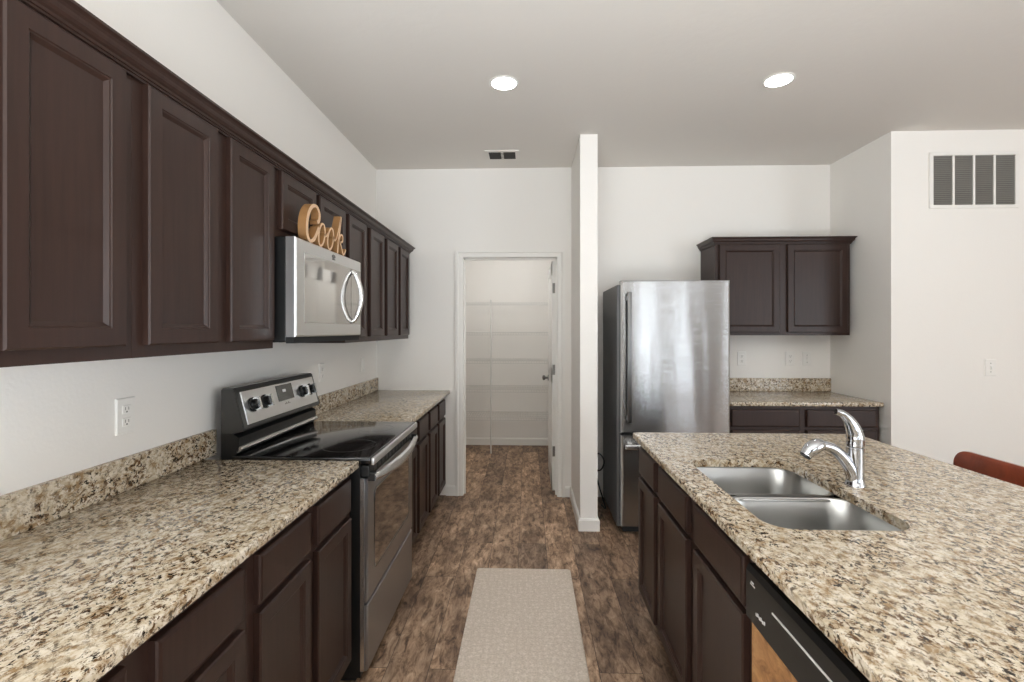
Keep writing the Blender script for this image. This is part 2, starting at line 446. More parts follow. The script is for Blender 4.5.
for z in (1.81, 1.085, .36):
    b = BM(); box(b, .218, .244, y0-.003, y0, z-.045, z+.045); tube(b, [(.2495, y0-.006, z-.045), (.2495, y0-.006, z+.045)], .006, 8)
    make('hinge', b, 'satin_nickel', door, smooth=30)
b = BM()
for s in (-1, 1):
    xf = .212 if s < 0 else .247
    lathe(b, y1-.07, .945, [(.031, xf), (.031, xf+s*.006), (.011, xf+s*.010), (.011, xf+s*.03), (.022, xf+s*.036), (.027, xf+s*.048), (.022, xf+s*.06), (.005, xf+s*.064)], 16, 'X')
make('knob', b, 'satin_nickel', door, smooth=40)

# ------------------------------------------------------------------ cabinets
def door_prof(t=.02):
    return [(0, 0), (0, t-.004), (.004, t), (.044, t), (.046, t-.003), (.049, t-.0035), (.058, t-.011), (.060, t-.011)]
def slab_prof(t=.02):
    return [(0, 0), (0, t-.006), (.003, t-.002), (.010, t)]
def front(parent, kind, face, a0, a1, z0, z1, at):
    """door or drawer front; face is the outward axis, a0..a1 the run along the wall"""
    b = BM()
    if face == '+X': O, U, N = (at, a0, z0), (0, 1, 0), (1, 0, 0)
    elif face == '-X': O, U, N = (at, a0, z0), (0, 1, 0), (-1, 0, 0)
    else: O, U, N = (a0, at, z0), (1, 0, 0), (0, -1, 0)
    panel(b, O, U, (0, 0, 1), N, a1-a0, z1-z0, door_prof() if kind == 'door' else slab_prof())
    return make('door' if kind == 'door' else 'drawer_front', b, 'espresso_wood', parent)

UX = -1.01; UZ0, UZ1 = 1.366, 2.10
def upper(label, y0, y1, doors, z0=UZ0, dz0=1.398, grp='wall cabinets along the kitchen wall'):
    t = thing('wall_cabinet', label, 'cabinet', (XL, (y0+y1)/2, z0), grp)
    b = BM(); box(b, XL, UX-.02, y0+.001, y1-.001, z0+.018, UZ1); box(b, UX-.02, UX, y0+.0005, y1-.0005, z0, UZ1)
    for y in (y0+.0005, y1-.0155): box(b, XL, UX-.02, y, y+.015, z0, z0+.018)
    make('cabinet_box', b, 'espresso_wood', t)
    for a, c in doors: front(t, 'door', '+X', a, c, dz0, 2.082, UX)
    return t
upper('dark brown two-door wall cabinet cut off by the edge of the photo, nearest the camera', .50, 1.20, [(.533, .815), (.884, 1.166)])
upper('dark brown two-door wall cabinet directly before the microwave, over the first outlet', 1.20, 1.885, [(1.235, 1.52), (1.586, 1.863)])
upper('short dark brown cabinet above the microwave, behind the wooden word sign', 1.885, 2.64, [(1.922, 2.238), (2.279, 2.603)], 1.812, 1.845)
upper('dark brown two-door wall cabinet just past the microwave', 2.64, 3.35, [(2.655, 2.947), (3.023, 3.31)])
upper('dark brown two-door wall cabinet at the far end, next to the back wall', 3.35, 4.06, [(3.38, 3.672), (3.735, 4.02)])
CROWN = lambda z: [(0, z-.056), (.010, z-.056), (.010, z-.050), (.014, z-.049), (.014, z-.044), (.018, z-.043), (.0195, z-.037), (.026, z-.034), (.031, z-.028), (.033, z-.022), (.034, z-.017), (.038, z-.011), (.044, z-.008), (.047, z-.007), (.047, z), (0, z)]
b = BM(); profile_run(b, [(XL, 4.061), (UX, 4.061), (UX, .5)][::-1] if False else [(UX, .5), (UX, 4.061), (XL, 4.061)], CROWN(2.138))
tag(make('crown_molding', b, 'espresso_wood', origin=(UX, .5, 2.09)), 'long dark crown molding capping the cabinets on the kitchen wall', 'molding')

BXF = -.715; BZ1 = .883
def base_left(label, y0, y1, cols):
    t = thing('base_cabinet', label, 'cabinet', (XL+.3, (y0+y1)/2, 0), 'base cabinets along the kitchen wall')
    b = BM(); box(b, XL+.03, BXF, y0+.0005, y1-.0005, .105, BZ1); make('cabinet_box', b, 'espresso_wood', t)
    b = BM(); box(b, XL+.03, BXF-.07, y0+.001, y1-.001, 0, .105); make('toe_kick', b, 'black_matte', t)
    for a, c in cols:
        front(t, 'drawer', '+X', a, c, .722, .852, BXF); front(t, 'door', '+X', a, c, .135, .700, BXF)
base_left('dark base cabinet nearest the camera under the near granite counter', .50, 1.205, [(.537, .822), (.888, 1.171)])
base_left('dark two-door base cabinet touching the near side of the range', 1.205, 1.918, [(1.238, 1.535), (1.588, 1.888)])
base_left('dark two-door base cabinet just beyond the range', 2.697, 3.395, [(2.733, 3.02), (3.083, 3.37)])
base_left('dark base cabinet beyond the range, last before the back wall', 3.395, 4.10, [(3.433, 3.72), (3.783, 4.07)])

# granite counters on the long wall
CT = .914
def slab(bm, x0, x1, y0, y1, z1=CT, t=.030): box(bm, x0, x1, y0, y1, z1-t, z1, .005, 3)
XC = -.677
def counter_left(label, y0, y1, s0, s1):
    t = thing('granite_countertop', label, 'countertop', ((XL+XC)/2, (y0+y1)/2, CT-.03))
    b = BM(); slab(b, XL, XC, y0, y1); make('slab', b, 'granite', t, origin=None, smooth=40)
    b = BM(); box(b, XL, XL+.02, s0, s1, CT, CT+.108, .002, 1); make('backsplash', b, 'granite', t)
counter_left('speckled beige granite countertop in the near left corner, before the range', .48, 1.92, .48, 1.99)
counter_left('speckled granite countertop past the range, ending at the back wall', 2.694, YB-.002, 2.70, YB-.002)

# ------------------------------------------------------------------ range
def strokes(bm, pts2, place, w=.0015, d=.0006):
    """tiny raised bars; place maps (a, b) on the face to a corner pair"""
    for a0, a1, c0, c1 in pts2: place(bm, a0, a1, c0, c1)
RY0, RY1 = 1.926, 2.688; RXB = -1.285
rng = thing('kitchen_range', 'stainless steel freestanding electric range with black glass cooktop', 'range', (-.97, (RY0+RY1)/2, 0))
b = BM(); box(b, RXB, -.675, RY0+.004, RY1-.004, .035, .895)
for x in (-1.2, -.72):
    for y in (RY0+.06, RY1-.06): lathe(b, x, y, [(.018, 0), (.018, .012), (.01, .014), (.01, .036)], 10)
make('body', b, 'black_plastic', rng)
b = BM(); box(b, RXB+.03, -.70, RY0+.02, RY1-.02, .012, .034); make('kick_plate', b, 'black_matte', rng)
b = BM(); box(b, -1.205, -.632, RY0, RY1, .895, .926, .006, 3); ct = make('cooktop', b, 'black_gloss', rng, smooth=35)
b = BM(); box(b, -.632, -.618, RY0+.001, RY1-.001, .893, .923, .005, 3); make('front_trim', b, 'steel', ct, smooth=35)
for cx, cy, r in ((-.79, 2.12, .115), (-.79, 2.50, .085), (-1.03, 2.12, .075), (-1.03, 2.50, .10)):
    b = BM()
    for rr in (r,):
        n = 40; loops(b, [[(cx+q*math.cos(2*math.pi*k/n), cy+q*math.sin(2*math.pi*k/n), .9262) for k in range(n)] for q in (rr-.0012, rr+.0012)])
    make('burner_ring', b, 'display', ct)
# backguard: side profile extruded along y
def yprism(bm, prof, y0, y1): loops(bm, [[(x, y0, z) for x, z in prof], [(x, y1, z) for x, z in prof]], cap0=True, cap1=True)
bg = BM()
yprism(bg, [(-1.262, .90), (-1.20, .90), (-1.20, .925), (-1.186, .945), (-1.186, .995), (-1.215, 1.012), (-1.262, 1.012)], RY0+.024, RY1-.020)
back = make('backguard', bg, 'black_plastic', rng)
b = BM(); yprism(b, [(-1.186, .958), (-1.178, .958), (-1.175, .947), (-1.19, .933), (-1.20, .935)], RY0+.024, RY1-.020); make('steel_strip', b, 'steel', back)
cons = BM()
CP = [(-1.263, 1.008), (-1.222, 1.008), (-1.170, 1.020), (-1.164, 1.030), (-1.205, 1.190), (-1.213, 1.198), (-1.255, 1.198), (-1.263, 1.188)]
yprism(cons, CP, RY0+.022, RY1-.018)
bmesh.ops.bevel(cons, geom=[e for e in cons.edges if abs(e.verts[0].co.y-e.verts[1].co.y) < 1e-4], offset=.004, segments=2, affect='EDGES')
con = make('control_console', cons, 'console_grey', rng, smooth=35)
cd = Vector((-1.205, 0, 1.190))-Vector((-1.164, 0, 1.030)); cl = cd.length; cd.normalize(); cn = Vector((cd.z, 0, -cd.x))
def on_console(t, out, y): return Vector((-1.164, y, 1.030))+cd*(t*cl)+cn*out
def console_plate(bm, t0, t1, y0, y1, th, bev=.001):
    rings = []
    for i, o in ((0, -.001), (0, th-bev), (bev, th)):
        rings.append([on_console(t0, o, y0+i)+cd*i, on_console(t0, o, y1-i)+cd*i, on_console(t1, o, y1-i)-cd*i, on_console(t1, o, y0+i)-cd*i])
    loops(bm, rings, cap0=True, cap1=True)
b = BM(); console_plate(b, .08, .93, RY0+.052, RY1-.042, .004); make('control_panel', b, 'steel', con)
b = BM(); console_plate(b, .42, .88, RY0+.325, RY0+.475, .007); dsp = make('display', b, 'display', con)
b = BM(); console_plate(b, .66, .74, RY0+.375, RY0+.405, .0078, .0003); make('clock_digits', b, 'bright_mark', dsp)
b = BM()
for q in range(5): console_plate(b, .30, .30+.03*(1+(q % 2)), RY0+.375+q*.011, RY0+.381+q*.011, .0046, .0002)
make('badge', b, 'slot_dark', con)
for y in (RY0+.115, RY0+.21, RY0+.57, RY0+.655):
    c0 = on_console(.54, .004, y)
    b = BM(); n = 20; e1 = cd; e2 = Vector((0, 1, 0)); rings = []
    for r, o in ((.031, 0), (.031, .006), (.024, .009), (.022, .028), (.019, .030)):
        rings.append([c0+cn*o+e1*(r*math.cos(2*math.pi*k/n))+e2*(r*math.sin(2*math.pi*k/n)) for k in range(n)])
    loops(b, rings, cap0=True, cap1=True); kb = make('knob', b, 'knob_black', con, smooth=40)
    b = BM(); rings = []
    for o, h_ in ((.006, .026), (.036, .026), (.038, .024)):
        rings.append([c0+cn*o+e1*(sg*h_)+e2*w for sg, w in ((-1, -.006), (1, -.006), (1, .006), (-1, .006))])
    loops(b, rings, cap0=True, cap1=True); make('grip', b, 'handle_steel', kb)
# oven door, window, handle, drawer
od = BM(); DXF = -.646
panel(od, (-.675, RY0+.006, .338), (0, 1, 0), (0, 0, 1), (1, 0, 0), RY1-RY0-.012, .838-.338, [(0, 0), (0, .024), (.005, .029)])
ovd = make('oven_door', od, 'range_steel', rng)
b = BM()
wy0, wy1, wz0, wz1 = RY0+.085, RY1-.085, .432, .772
rings = []
for i, dxx in ((0, -.002), (0, .0015), (.006, .003), (.010, .0018)):
    rings.append([(DXF+dxx, p[0], p[1]) for p in [(q[0], q[1]) for q in rrect(wy0+i, wy1-i, wz0+i, wz1-i, .03, 0)]])
loops(b, rings, cap0=True, cap1=True); make('window', b, 'oven_glass', ovd)
b = BM(); box(b, -.675, -.640, RY0+.006, RY1-.006, .842, .890, .004, 2); vt = make('vent_rail', b, 'black_plastic', rng)
b = BM()
for q in range(12): box(b, -.6405, -.6365, RY0+.06+q*.054, RY0+.095+q*.054, .856, .874)
make('vent_slot', b, 'steel_dark', vt)
# bowed handle band
b = BM(); rings = []
N_ = 24
for i in range(N_+1):
    s = i/N_; y = RY0+.012+s*(RY1-RY0-.024); bow = math.sin(math.pi*s)
    x = -.622+.030*bow; z = .842-.014*bow; hh = .014+.010*bow
    rings.append([(x-.008, y, z+hh), (x+.004, y, z+hh*.8), (x+.010, y, z), (x+.006, y, z-hh*.8), (x-.008, y, z-hh)])
loops(b, rings, cap0=True, cap1=True); hd = make('door_handle', b, 'handle_steel', ovd, smooth=50)
for y in (RY0+.010, RY1-.035):
    b = BM(); box(b, -.650, -.618, y, y+.025, .826, .862, .004, 2)
    make('handle_mount', b, 'black_plastic', hd)
b = BM(); panel(b, (-.675, RY0+.006, .062), (0, 1, 0), (0, 0, 1), (1, 0, 0), RY1-RY0-.012, .328-.062, [(0, 0), (0, .024), (.005, .029)])
make('storage_drawer', b, 'range_steel', rng)
for y in (RY0+.002, RY1-.0055):
    b = BM(); box(b, -.676, -.660, y, y+.0035, .062, .84); make('edge_strip', b, 'handle_steel', rng)

# ------------------------------------------------------------------ microwave over the range
MY0, MY1, MX = 1.888, 2.637, -.92
mw = thing('microwave_oven', 'stainless steel microwave mounted under the short cabinet above the range', 'microwave', (-1.12, (MY0+MY1)/2, 1.385))
b = BM(); box(b, XL, -.96, MY0, MY1, 1.392, 1.81, .003, 1); make('body', b, 'black_plastic', mw)
b = BM(); box(b, -.96, -.93, MY0+.002, MY1-.002, 1.385, 1.41); 
for q in range(10): box(b, -1.28+.03*q, -1.27+.03*q, MY0+.1, MY1-.1, 1.386, 1.392)
make('vent_grille', b, 'black_matte', mw)
b = BM(); panel(b, (-.96, MY0, 1.41), (0, 1, 0), (0, 0, 1), (1, 0, 0), MY1-MY0, .40, [(0, 0), (0, .034), (.006, .040), (.010, .040)])
fc = make('door', b, 'steel', mw)
b = BM(); panel(b, (MX-.001, MY0+.075, 1.468), (0, 1, 0), (0, 0, 1), (1, 0, 0), MY1-MY0-.082, .29, [(0, 0), (0, .0015), (.002, .0025)])
make('window', b, 'mirror_glass', fc)
b = BM(); box(b, MX+.0012, MX+.0022, MY1-.007-.145, MY1-.007-.143, 1.47, 1.756); make('seam', b, 'black_matte', fc)
b = BM()
P = smooth_path([(MX+.001, 2.50, 1.482), (MX+.022, 2.50, 1.50), (MX+.043, 2.50, 1.555), (MX+.050, 2.50, 1.61), (MX+.043, 2.50, 1.665), (MX+.022, 2.50, 1.722), (MX+.001, 2.50, 1.742)], 6)
tube(b, P, .0125, 14); make('handle', b, 'handle_steel', fc, smooth=60)
b = BM(); n = 20; cyy, czz = 2.262, 1.785
loops(b, [[(MX+.0002, cyy+.020*math.cos(2*math.pi*k/n), czz+.010*math.sin(2*math.pi*k/n)) for k in range(n)], [(MX+.002, cyy+.019*math.cos(2*math.pi*k/n), czz+.009*math.sin(2*math.pi*k/n)) for k in range(n)]], cap0=True, cap1=True)
for q in range(5): box(b, MX, MX+.0025, cyy-.017+q*.007, cyy-.013+q*.007, czz-.016, czz-.011)
make('badge', b, 'steel_dark', fc)

# ------------------------------------------------------------------ wooden word sign
def ribbon(bm, pts, w, xb, xf, closed=False, taper=False):
    n = len(pts); L = []; R = []
    for i in range(n):
        if closed: t = pts[(i+1) % n]-pts[i-1]
        else: t = pts[min(i+1, n-1)]-pts[max(i-1, 0)]
        t.normalize(); nr = Vector((0, -t.z, t.y)); ww = w
        if taper: ww = w*(.75+.5*abs(nr.y))
        L.append(pts[i]+nr*ww/2); R.append(pts[i]-nr*ww/2)
    rings = [[(xb, l.y, l.z), (xf, l.y, l.z), (xf, r.y, r.z), (xb, r.y, r.z)] for l, r in zip(L, R)]
    if closed: rings.append(rings[0]); loops(bm, rings)
    else: loops(bm, rings, cap0=True, cap1=True)
b = BM(); v = lambda y, z: Vector((0, y-.03*(2.44-y)/.40, z))
XB_, XF_ = -.963, -.928
ribbon(b, smooth_path([v(2.128, 1.915), v(2.146, 1.93), v(2.148, 1.96), v(2.122, 1.983), v(2.085, 1.975), v(2.052, 1.94), v(2.036, 1.89), v(2.040, 1.84), v(2.064, 1.822), v(2.095, 1.834), v(2.12, 1.862), v(2.143, 1.895)], 8), .017, XB_, XF_, taper=True)
for cy in (2.172, 2.262):
    pts = []
    for k in range(24):
        a = 2*math.pi*k/24; dy, dz = .029*math.cos(a), .052*math.sin(a); pts.append(v(cy+dy+dz*.24, 1.870+dz))
    ribbon(b, pts, .011, XB_, XF_, closed=True, taper=True)
ribbon(b, smooth_path([v(2.196, 1.885), v(2.212, 1.872), v(2.236, 1.89)], 6), .010, XB_, XF_)
ribbon(b, smooth_path([v(2.286, 1.885), v(2.31, 1.872), v(2.335, 1.90), v(2.360, 1.955), v(2.374, 1.988)], 6), .010, XB_, XF_)
ribbon(b, smooth_path([v(2.382, 2.002), v(2.364, 1.93), v(2.348, 1.87), v(2.338, 1.815)], 6), .013, XB_, XF_, taper=True)
ribbon(b, smooth_path([v(2.350, 1.865), v(2.372, 1.908), v(2.398, 1.912), v(2.398, 1.885), v(2.366, 1.872)], 6), .010, XB_, XF_)
ribbon(b, smooth_path([v(2.368, 1.874), v(2.390, 1.845), v(2.404, 1.820), v(2.424, 1.83), v(2.438, 1.85)], 6), .011, XB_, XF_)
sgn = make('word_sign', b, 'cook_wood', origin=(-.947, 2.2, 1.81), smooth=45)
sgn.data.materials.append(MATS['sign_edge'])      # side faces get a darker colour than the front
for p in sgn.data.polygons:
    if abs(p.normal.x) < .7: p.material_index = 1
tag(sgn, 'light wooden cursive word Cook standing on top of the microwave', 'sign')
lo = min(v_.co.z for v_ in sgn.data.vertices)
sgn.location.z = 1.8105-lo

# ------------------------------------------------------------------ refrigerator and its nook
FX0, FX1, FYF = .652, 1.412, 3.42
fr = thing('refrigerator', 'tall stainless steel refrigerator with freezer drawer beside the white wall end', 'refrigerator', ((FX0+FX1)/2, 3.8, 0))
b = BM(); box(b, FX0-.016, FX1-.004, 3.492, 4.13, .03, 1.762, .006, 2)
for x in (FX0+.06, FX1-.06):
    for y in (3.56, 4.06): lathe(b, x, y, [(.02, 0), (.02, .032)], 10)
make('body', b, 'fridge_side', fr)
def steel_door(name, z0, z1):
    b = BM(); rings = []
    prof = [(0, 0), (0, .050), (.006, .060), (.016, .064), (.10, .0675), (.30, .069)]
    for i, d in prof:
        j = min(i, .008)
        rings.append([(FX0+i, 3.486-d, z0+j), (FX1-i, 3.486-d, z0+j), (FX1-i, 3.486-d, z1-j), (FX0+i, 3.486-d, z1-j)])
    loops(b, rings, cap0=True, cap1=True)
    return make(name, b, 'fridge_steel', fr, smooth=14)
ud = steel_door('upper_door', .712, 1.786); ld = steel_door('freezer_drawer', .052, .700)
b = BM(); box(b, FX0+.01, FX1-.01, 3.486, 3.493, .05, 1.775); box(b, FX0+.01, FX1-.01, 3.45, 3.49, .700, .712); make('gasket', b, 'black_matte', fr)
b = BM(); box(b, FX0+.02, FX1-.02, 3.452, 3.49, .012, .05); make('kick_grille', b, 'black_matte', fr)
b = BM(); box(b, FX1-.10, FX1-.01, 3.44, 3.56, 1.762, 1.782, .004, 1); make('hinge_cover', b, 'black_plastic', fr)
b = BM(); HX = .703
rings = []
for z, d in ((.800, .0), (.803, .040), (.83, .052), (1.25, .056), (1.67, .052), (1.697, .040), (1.700, .0)):
    pass
box(b, HX-.015, HX+.015, 3.368, 3.382, .795, 1.702, .005, 3)
for z in (.82, 1.66): box(b, HX-.010, HX+.010, 3.38, 3.424, z-.012, z+.018)
make('door_handle', b, 'steel_dark', ud, smooth=40)
b = BM(); box(b, .672, 1.392, 3.352, 3.37, .613, .645, .006, 3)
for x in (.70, 1.35): box(b, x, x+.03, 3.366, 3.426, .618, .640)
make('drawer_handle', b, 'handle_steel', ld, smooth=40)
P = smooth_path([(.55, 4.15, .30), (.575, 4.06, .27), (.60, 3.98, .30), (.625, 4.0, .36), (.60, 4.08, .40), (.56, 4.14, .36), (.575, 4.05, .20), (.61, 3.95, .06), (.62, 3.90, .009), (.60, 3.98, .008)], 6)
b = BM(); tube(b, P, .006, 8)
tag(make('power_cord', b, 'black_plastic', origin=(.6, 4.0, 0), smooth=60), 'black power cord looped between the white wall end and the refrigerator', 'cord')

NYF = 3.87; NX0, NX1 = 1.475, 2.515
t = thing('wall_cabinet', 'dark two-door wall cabinet hanging beside the refrigerator', 'cabinet', ((NX0+NX1)/2, YB, 1.397))
b = BM(); box(b, NX0, NX1, NYF+.02, YB, 1.412, 2.13); box(b, NX0, NX1, NYF, NYF+.02, 1.397, 2.13)
for x in (NX0, NX1-.015): box(b, x, x+.015, NYF+.02, YB, 1.397, 1.412)
make('cabinet_box', b, 'espresso_wood', t)
for a, c in ((1.503, 1.968), (2.03, 2.492)): front(t, 'door', '-Y', a, c, 1.42, 2.108, NYF)
b = BM(); profile_run(b, [(NX0, YB), (NX0, NYF), (NX1, NYF), (NX1, YB)], [(0 if o == 0 else o*.75, z) for o, z in CROWN(2.166)])
for v_ in b.verts: pass
make('crown_molding', b, 'espresso_wood', t)
NBF = 3.575
t = thing('base_cabinet', 'dark base cabinet with two drawers under the short granite counter beside the refrigerator', 'cabinet', (2.0, YB-.3, 0))
b = BM(); box(b, 1.432, 2.53, NBF, YB-.03, .105, .888); make('cabinet_box', b, 'espresso_wood', t)
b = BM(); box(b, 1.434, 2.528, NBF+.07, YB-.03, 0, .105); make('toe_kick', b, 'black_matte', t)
for a, c in ((1.475, 1.962), (2.01, 2.50)):
    front(t, 'drawer', '-Y', a, c, .737, .862, NBF); front(t, 'door', '-Y', a, c, .14, .715, NBF)
t = thing('granite_countertop', 'short speckled granite countertop with backsplash beside the refrigerator', 'countertop', (2.0, 3.87, .888))
b = BM(); slab(b, 1.425, 2.545, NBF-.028, YB-.001, .918); make('slab', b, 'granite', t, smooth=40)
b = BM(); box(b, 1.43, XN-.003, YB-.021, YB-.001, .918, 1.03, .002, 1); make('backsplash', b, 'granite', t)

# ------------------------------------------------------------------ island
IX0, IX1, IY0, IY1 = .535, 1.655, .30, 2.50
IF = .575
def isl(label, y0, y1, cols):
    t = thing('base_cabinet', label, 'cabinet', (.88, (y0+y1)/2, 0), 'base cabinets of the island')
    b = BM(); w = .018
    # open-topped carcass so that a sink can hang into it
    box(b, IF, IF+w, y0+.0005, y1-.0005, .105, BZ1); box(b, 1.18-w, 1.18, y0+.0005, y1-.0005, .105, BZ1)
    box(b, IF+w, 1.18-w, y0+.0005, y0+w, .105, BZ1); box(b, IF+w, 1.18-w, y1-w, y1-.0005, .105, BZ1); box(b, IF+w, 1.18-w, y0+w, y1-w, .105, .105+w)
    make('cabinet_box', b, 'espresso_wood', t)
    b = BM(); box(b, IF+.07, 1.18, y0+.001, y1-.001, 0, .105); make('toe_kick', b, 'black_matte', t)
    for a, c in cols:
        front(t, 'drawer', '-X', a, c, .722, .852, IF); front(t, 'door', '-X', a, c, .135, .700, IF)
isl('narrow one-door dark cabinet at the far end of the island', 2.125, 2.488, [(2.155, 2.455)])
isl('dark two-door sink cabinet in the island, between narrow cabinet and dishwasher', 1.25, 2.122, [(1.275, 1.650), (1.724, 2.096)])
b = BM(); box(b, 1.182, 1.20, IY0+.02, 2.488, 0, BZ1); 
tag(make('island_back_panel', b, 'espresso_wood', origin=(1.19, 1.4, 0)), 'dark panel closing the seating side of the island', 'panel')
b = BM(); box(b, IF, 1.18, IY0+.03, .622, 0, BZ1, .002, 1)
tag(make('end_panel', b, 'espresso_wood', origin=(.88, .45, 0)), 'dark closed end of the island past the dishwasher', 'panel')

dw = thing('dishwasher', 'black dishwasher with tan wood-toned door panel built into the island', 'dishwasher', (.88, .935, 0))
b = BM(); box(b, IF+.01, 1.16, .632, 1.243, .10, .872); make('tub', b, 'black_plastic', dw)
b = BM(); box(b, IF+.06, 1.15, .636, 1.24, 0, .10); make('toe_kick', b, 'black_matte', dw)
b = BM(); yb0, yb1 = .636, 1.238
yprism(b, [(IF+.01, .708), (.566, .708), (.549, .722), (.549, .838), (.556, .852), (IF+.01, .852)], yb0, yb1); cp = make('control_panel', b, 'panel_black', dw)
b = BM(); box(b, .5468, .549, yb0+.02, 1.105, .800, .804); make('trim_line', b, 'bright_mark', cp)
b = BM(); box(b, .5480, .5492, 1.190, 1.214, .812, .815); box(b, .5480, .5492, 1.196, 1.210, .818, .821); make('marking', b, 'bright_mark', cp)
b = BM()
for q in range(6): box(b, .5480, .5492, 1.140+q*.008, 1.145+q*.008, .752-.002*(q % 2), .757+.003*((q+1) % 2))
make('badge', b, 'bright_mark', cp)
b = BM(); yprism(b, [(IF+.01, .690), (.572, .690), (.566, .708), (IF+.01, .708)], yb0, .93); make('pocket_handle', b, 'black_matte', dw)
b = BM(); panel(b, (IF+.012, yb0, .12), (0, 1, 0), (0, 0, 1), (-1, 0, 0), yb1-yb0, .585, [(0, 0), (0, .022), (.003, .025)]); make('door_panel', b, 'tan_grain', dw)  # even tan grain over the whole door front

# island slab with the sink cut-out
HX0, HX1, HY0, HY1 = .640, 1.033, 1.295, 1.985
ist = thing('granite_countertop', 'large speckled beige granite island countertop around the steel sink', 'countertop', (1.1, 1.4, CT-.03))
b = BM()
def hole_slab(bm, outer, hole, z0, z1, ch=.004):
    def face(z, o, h):
        vs = [bm.verts.new((x, y, z)) for x, y in o]; hs = [bm.verts.new((x, y, z)) for x, y in h]
        es = [bm.edges.new((l[i], l[(i+1) % len(l)])) for l in (vs, hs) for i in range(len(l))]
        bmesh.ops.triangle_fill(bm, use_beauty=True, use_dissolve=False, edges=es)
        return vs, hs
    def ins(o, d): 
        x0, x1 = min(p[0] for p in o), max(p[0] for p in o); y0, y1 = min(p[1] for p in o), max(p[1] for p in o)
        cx, cy = (x0+x1)/2, (y0+y1)/2
        return [(p[0]-d*(1 if p[0] > cx else -1), p[1]-d*(1 if p[1] > cy else -1)) for p in o]
    t1, h1 = face(z1, ins(outer, ch), hole); t0, h0 = face(z0, ins(outer, ch), hole)
    ra = [bm.verts.new((x, y, z1-ch)) for x, y in outer]; rb = [bm.verts.new((x, y, z0+ch)) for x, y in outer]
    for A, B in ((t1, ra), (ra, rb), (rb, t0), (h1, h0)):
        for i in range(len(A)):
            j = (i+1) % len(A); bm.faces.new((A[i], A[j], B[j], B[i]))
outer = [(p[0], p[1]) for p in rrect(IX0, IX1, IY0, IY1, .012, 0, 4)]
hole = [(p[0], p[1]) for p in rrect(HX0, HX1, HY0, HY1, .075, 0, 8)]
hole_slab(b, outer, hole, CT-.03, CT)
make('slab', b, 'granite', ist)

# double-bowl undermount sink
sk = thing('kitchen_sink', 'stainless double-bowl undermount sink set in the island', 'sink', (.84, 1.64, .68))
def bowl(y0, y1, name):
    b = BM(); x0, x1 = .632, 1.058; r = .085
    spec = [(-.012, .8825), (0, .8825), (.004, .876), (.010, .80), (.016, .735), (.028, .705), (.050, .694), (.12, .690)]
    rings = []
    for i, z in spec: rings.append(rrect(x0+i, x1-i, y0+i, y1-i, max(.02, r-i*.5), z, 8))
    out = [(.124, .686), (.046, .689), (.02, .70), (.010, .735), (.004, .80), (-.006, .876), (-.012, .8815)]
    loops(b, rings, cap1=True)
    loops(b, [rrect(x0+i, x1-i, y0+i, y1-i, max(.02, r-i*.5), z, 8) for i, z in out], cap0=True)
    bw = make(name, b, 'sink_steel', sk, smooth=50)
    b = BM(); cx, cy = .845, (y0+y1)/2
    lathe(b, cx, cy, [(.056, .6905), (.056, .6925), (.046, .6935), (.040, .688), (.012, .687), (.010, .692), (.002, .693)], 24); make('drain', b, 'handle_steel', bw, smooth=40)
bowl(1.285, 1.632, 'bowl'); bowl(1.662, 2.0, 'bowl')
b = BM(); box(b, .70, .99, 1.616, 1.678, .874, .8805, .003, 2); make('divider', b, 'sink_steel', sk, smooth=40)

# faucet
FCX, FCY = 1.104, 1.672
fa = thing('faucet', 'chrome single-lever faucet standing behind the island sink', 'faucet', (FCX, FCY, CT))
b = BM(); lathe(b, FCX, FCY, [(.031, CT), (.031, CT+.004), (.0285, CT+.008), (.026, CT+.03), (.0265, CT+.10), (.0265, CT+.128), (.022, CT+.133)], 28); make('body', b, 'chrome', fa, smooth=40)
b = BM()
P = smooth_path([(FCX-.002, FCY-.002, CT+.012), (FCX-.018, FCY-.003, CT+.055), (FCX-.048, FCY-.006, CT+.098), (FCX-.084, FCY-.01, CT+.127), (FCX-.122, FCY-.014, CT+.138)], 6)
n = len(P); tube(b, P, [.023-.0075*i/(n-1) for i in range(n)], 16); sp = make('spout', b, 'chrome', fa, smooth=60)
b = BM()
P = smooth_path([(FCX-.116, FCY-.013, CT+.138), (FCX-.138, FCY-.016, CT+.135), (FCX-.160, FCY-.019, CT+.122), (FCX-.176, FCY-.021, CT+.104)], 5)
n = len(P); tube(b, P, [.0185+.0055*math.sin(math.pi*min(1, i/(n-1)*1.1)) for i in range(n)], 18); sh = make('spray_head', b, 'chrome', sp, smooth=60)
b = BM(); d = (P[-1]-P[-2]).normalized(); tube(b, [P[-1]-d*.001, P[-1]+d*.004], [.0185, .017], 18); make('spray_face', b, 'black_plastic', sh, smooth=40)
b = BM()
P = smooth_path([(FCX, FCY, CT+.131), (FCX+.001, FCY, CT+.160), (FCX-.007, FCY-.002, CT+.190), (FCX-.025, FCY-.004, CT+.222), (FCX-.048, FCY-.007, CT+.243), (FCX-.070, FCY-.009, CT+.250)], 6)
n = len(P); rr = [.026, .027, .023, .0165, .0115, .0095]
R = [rr[min(5, int(i/6))]*(1-(i/6 % 1))+rr[min(5, int(i/6)+1)]*(i/6 % 1) for i in range(n)]
tube(b, P, R, 18); make('lever', b, 'chrome', fa, smooth=60)

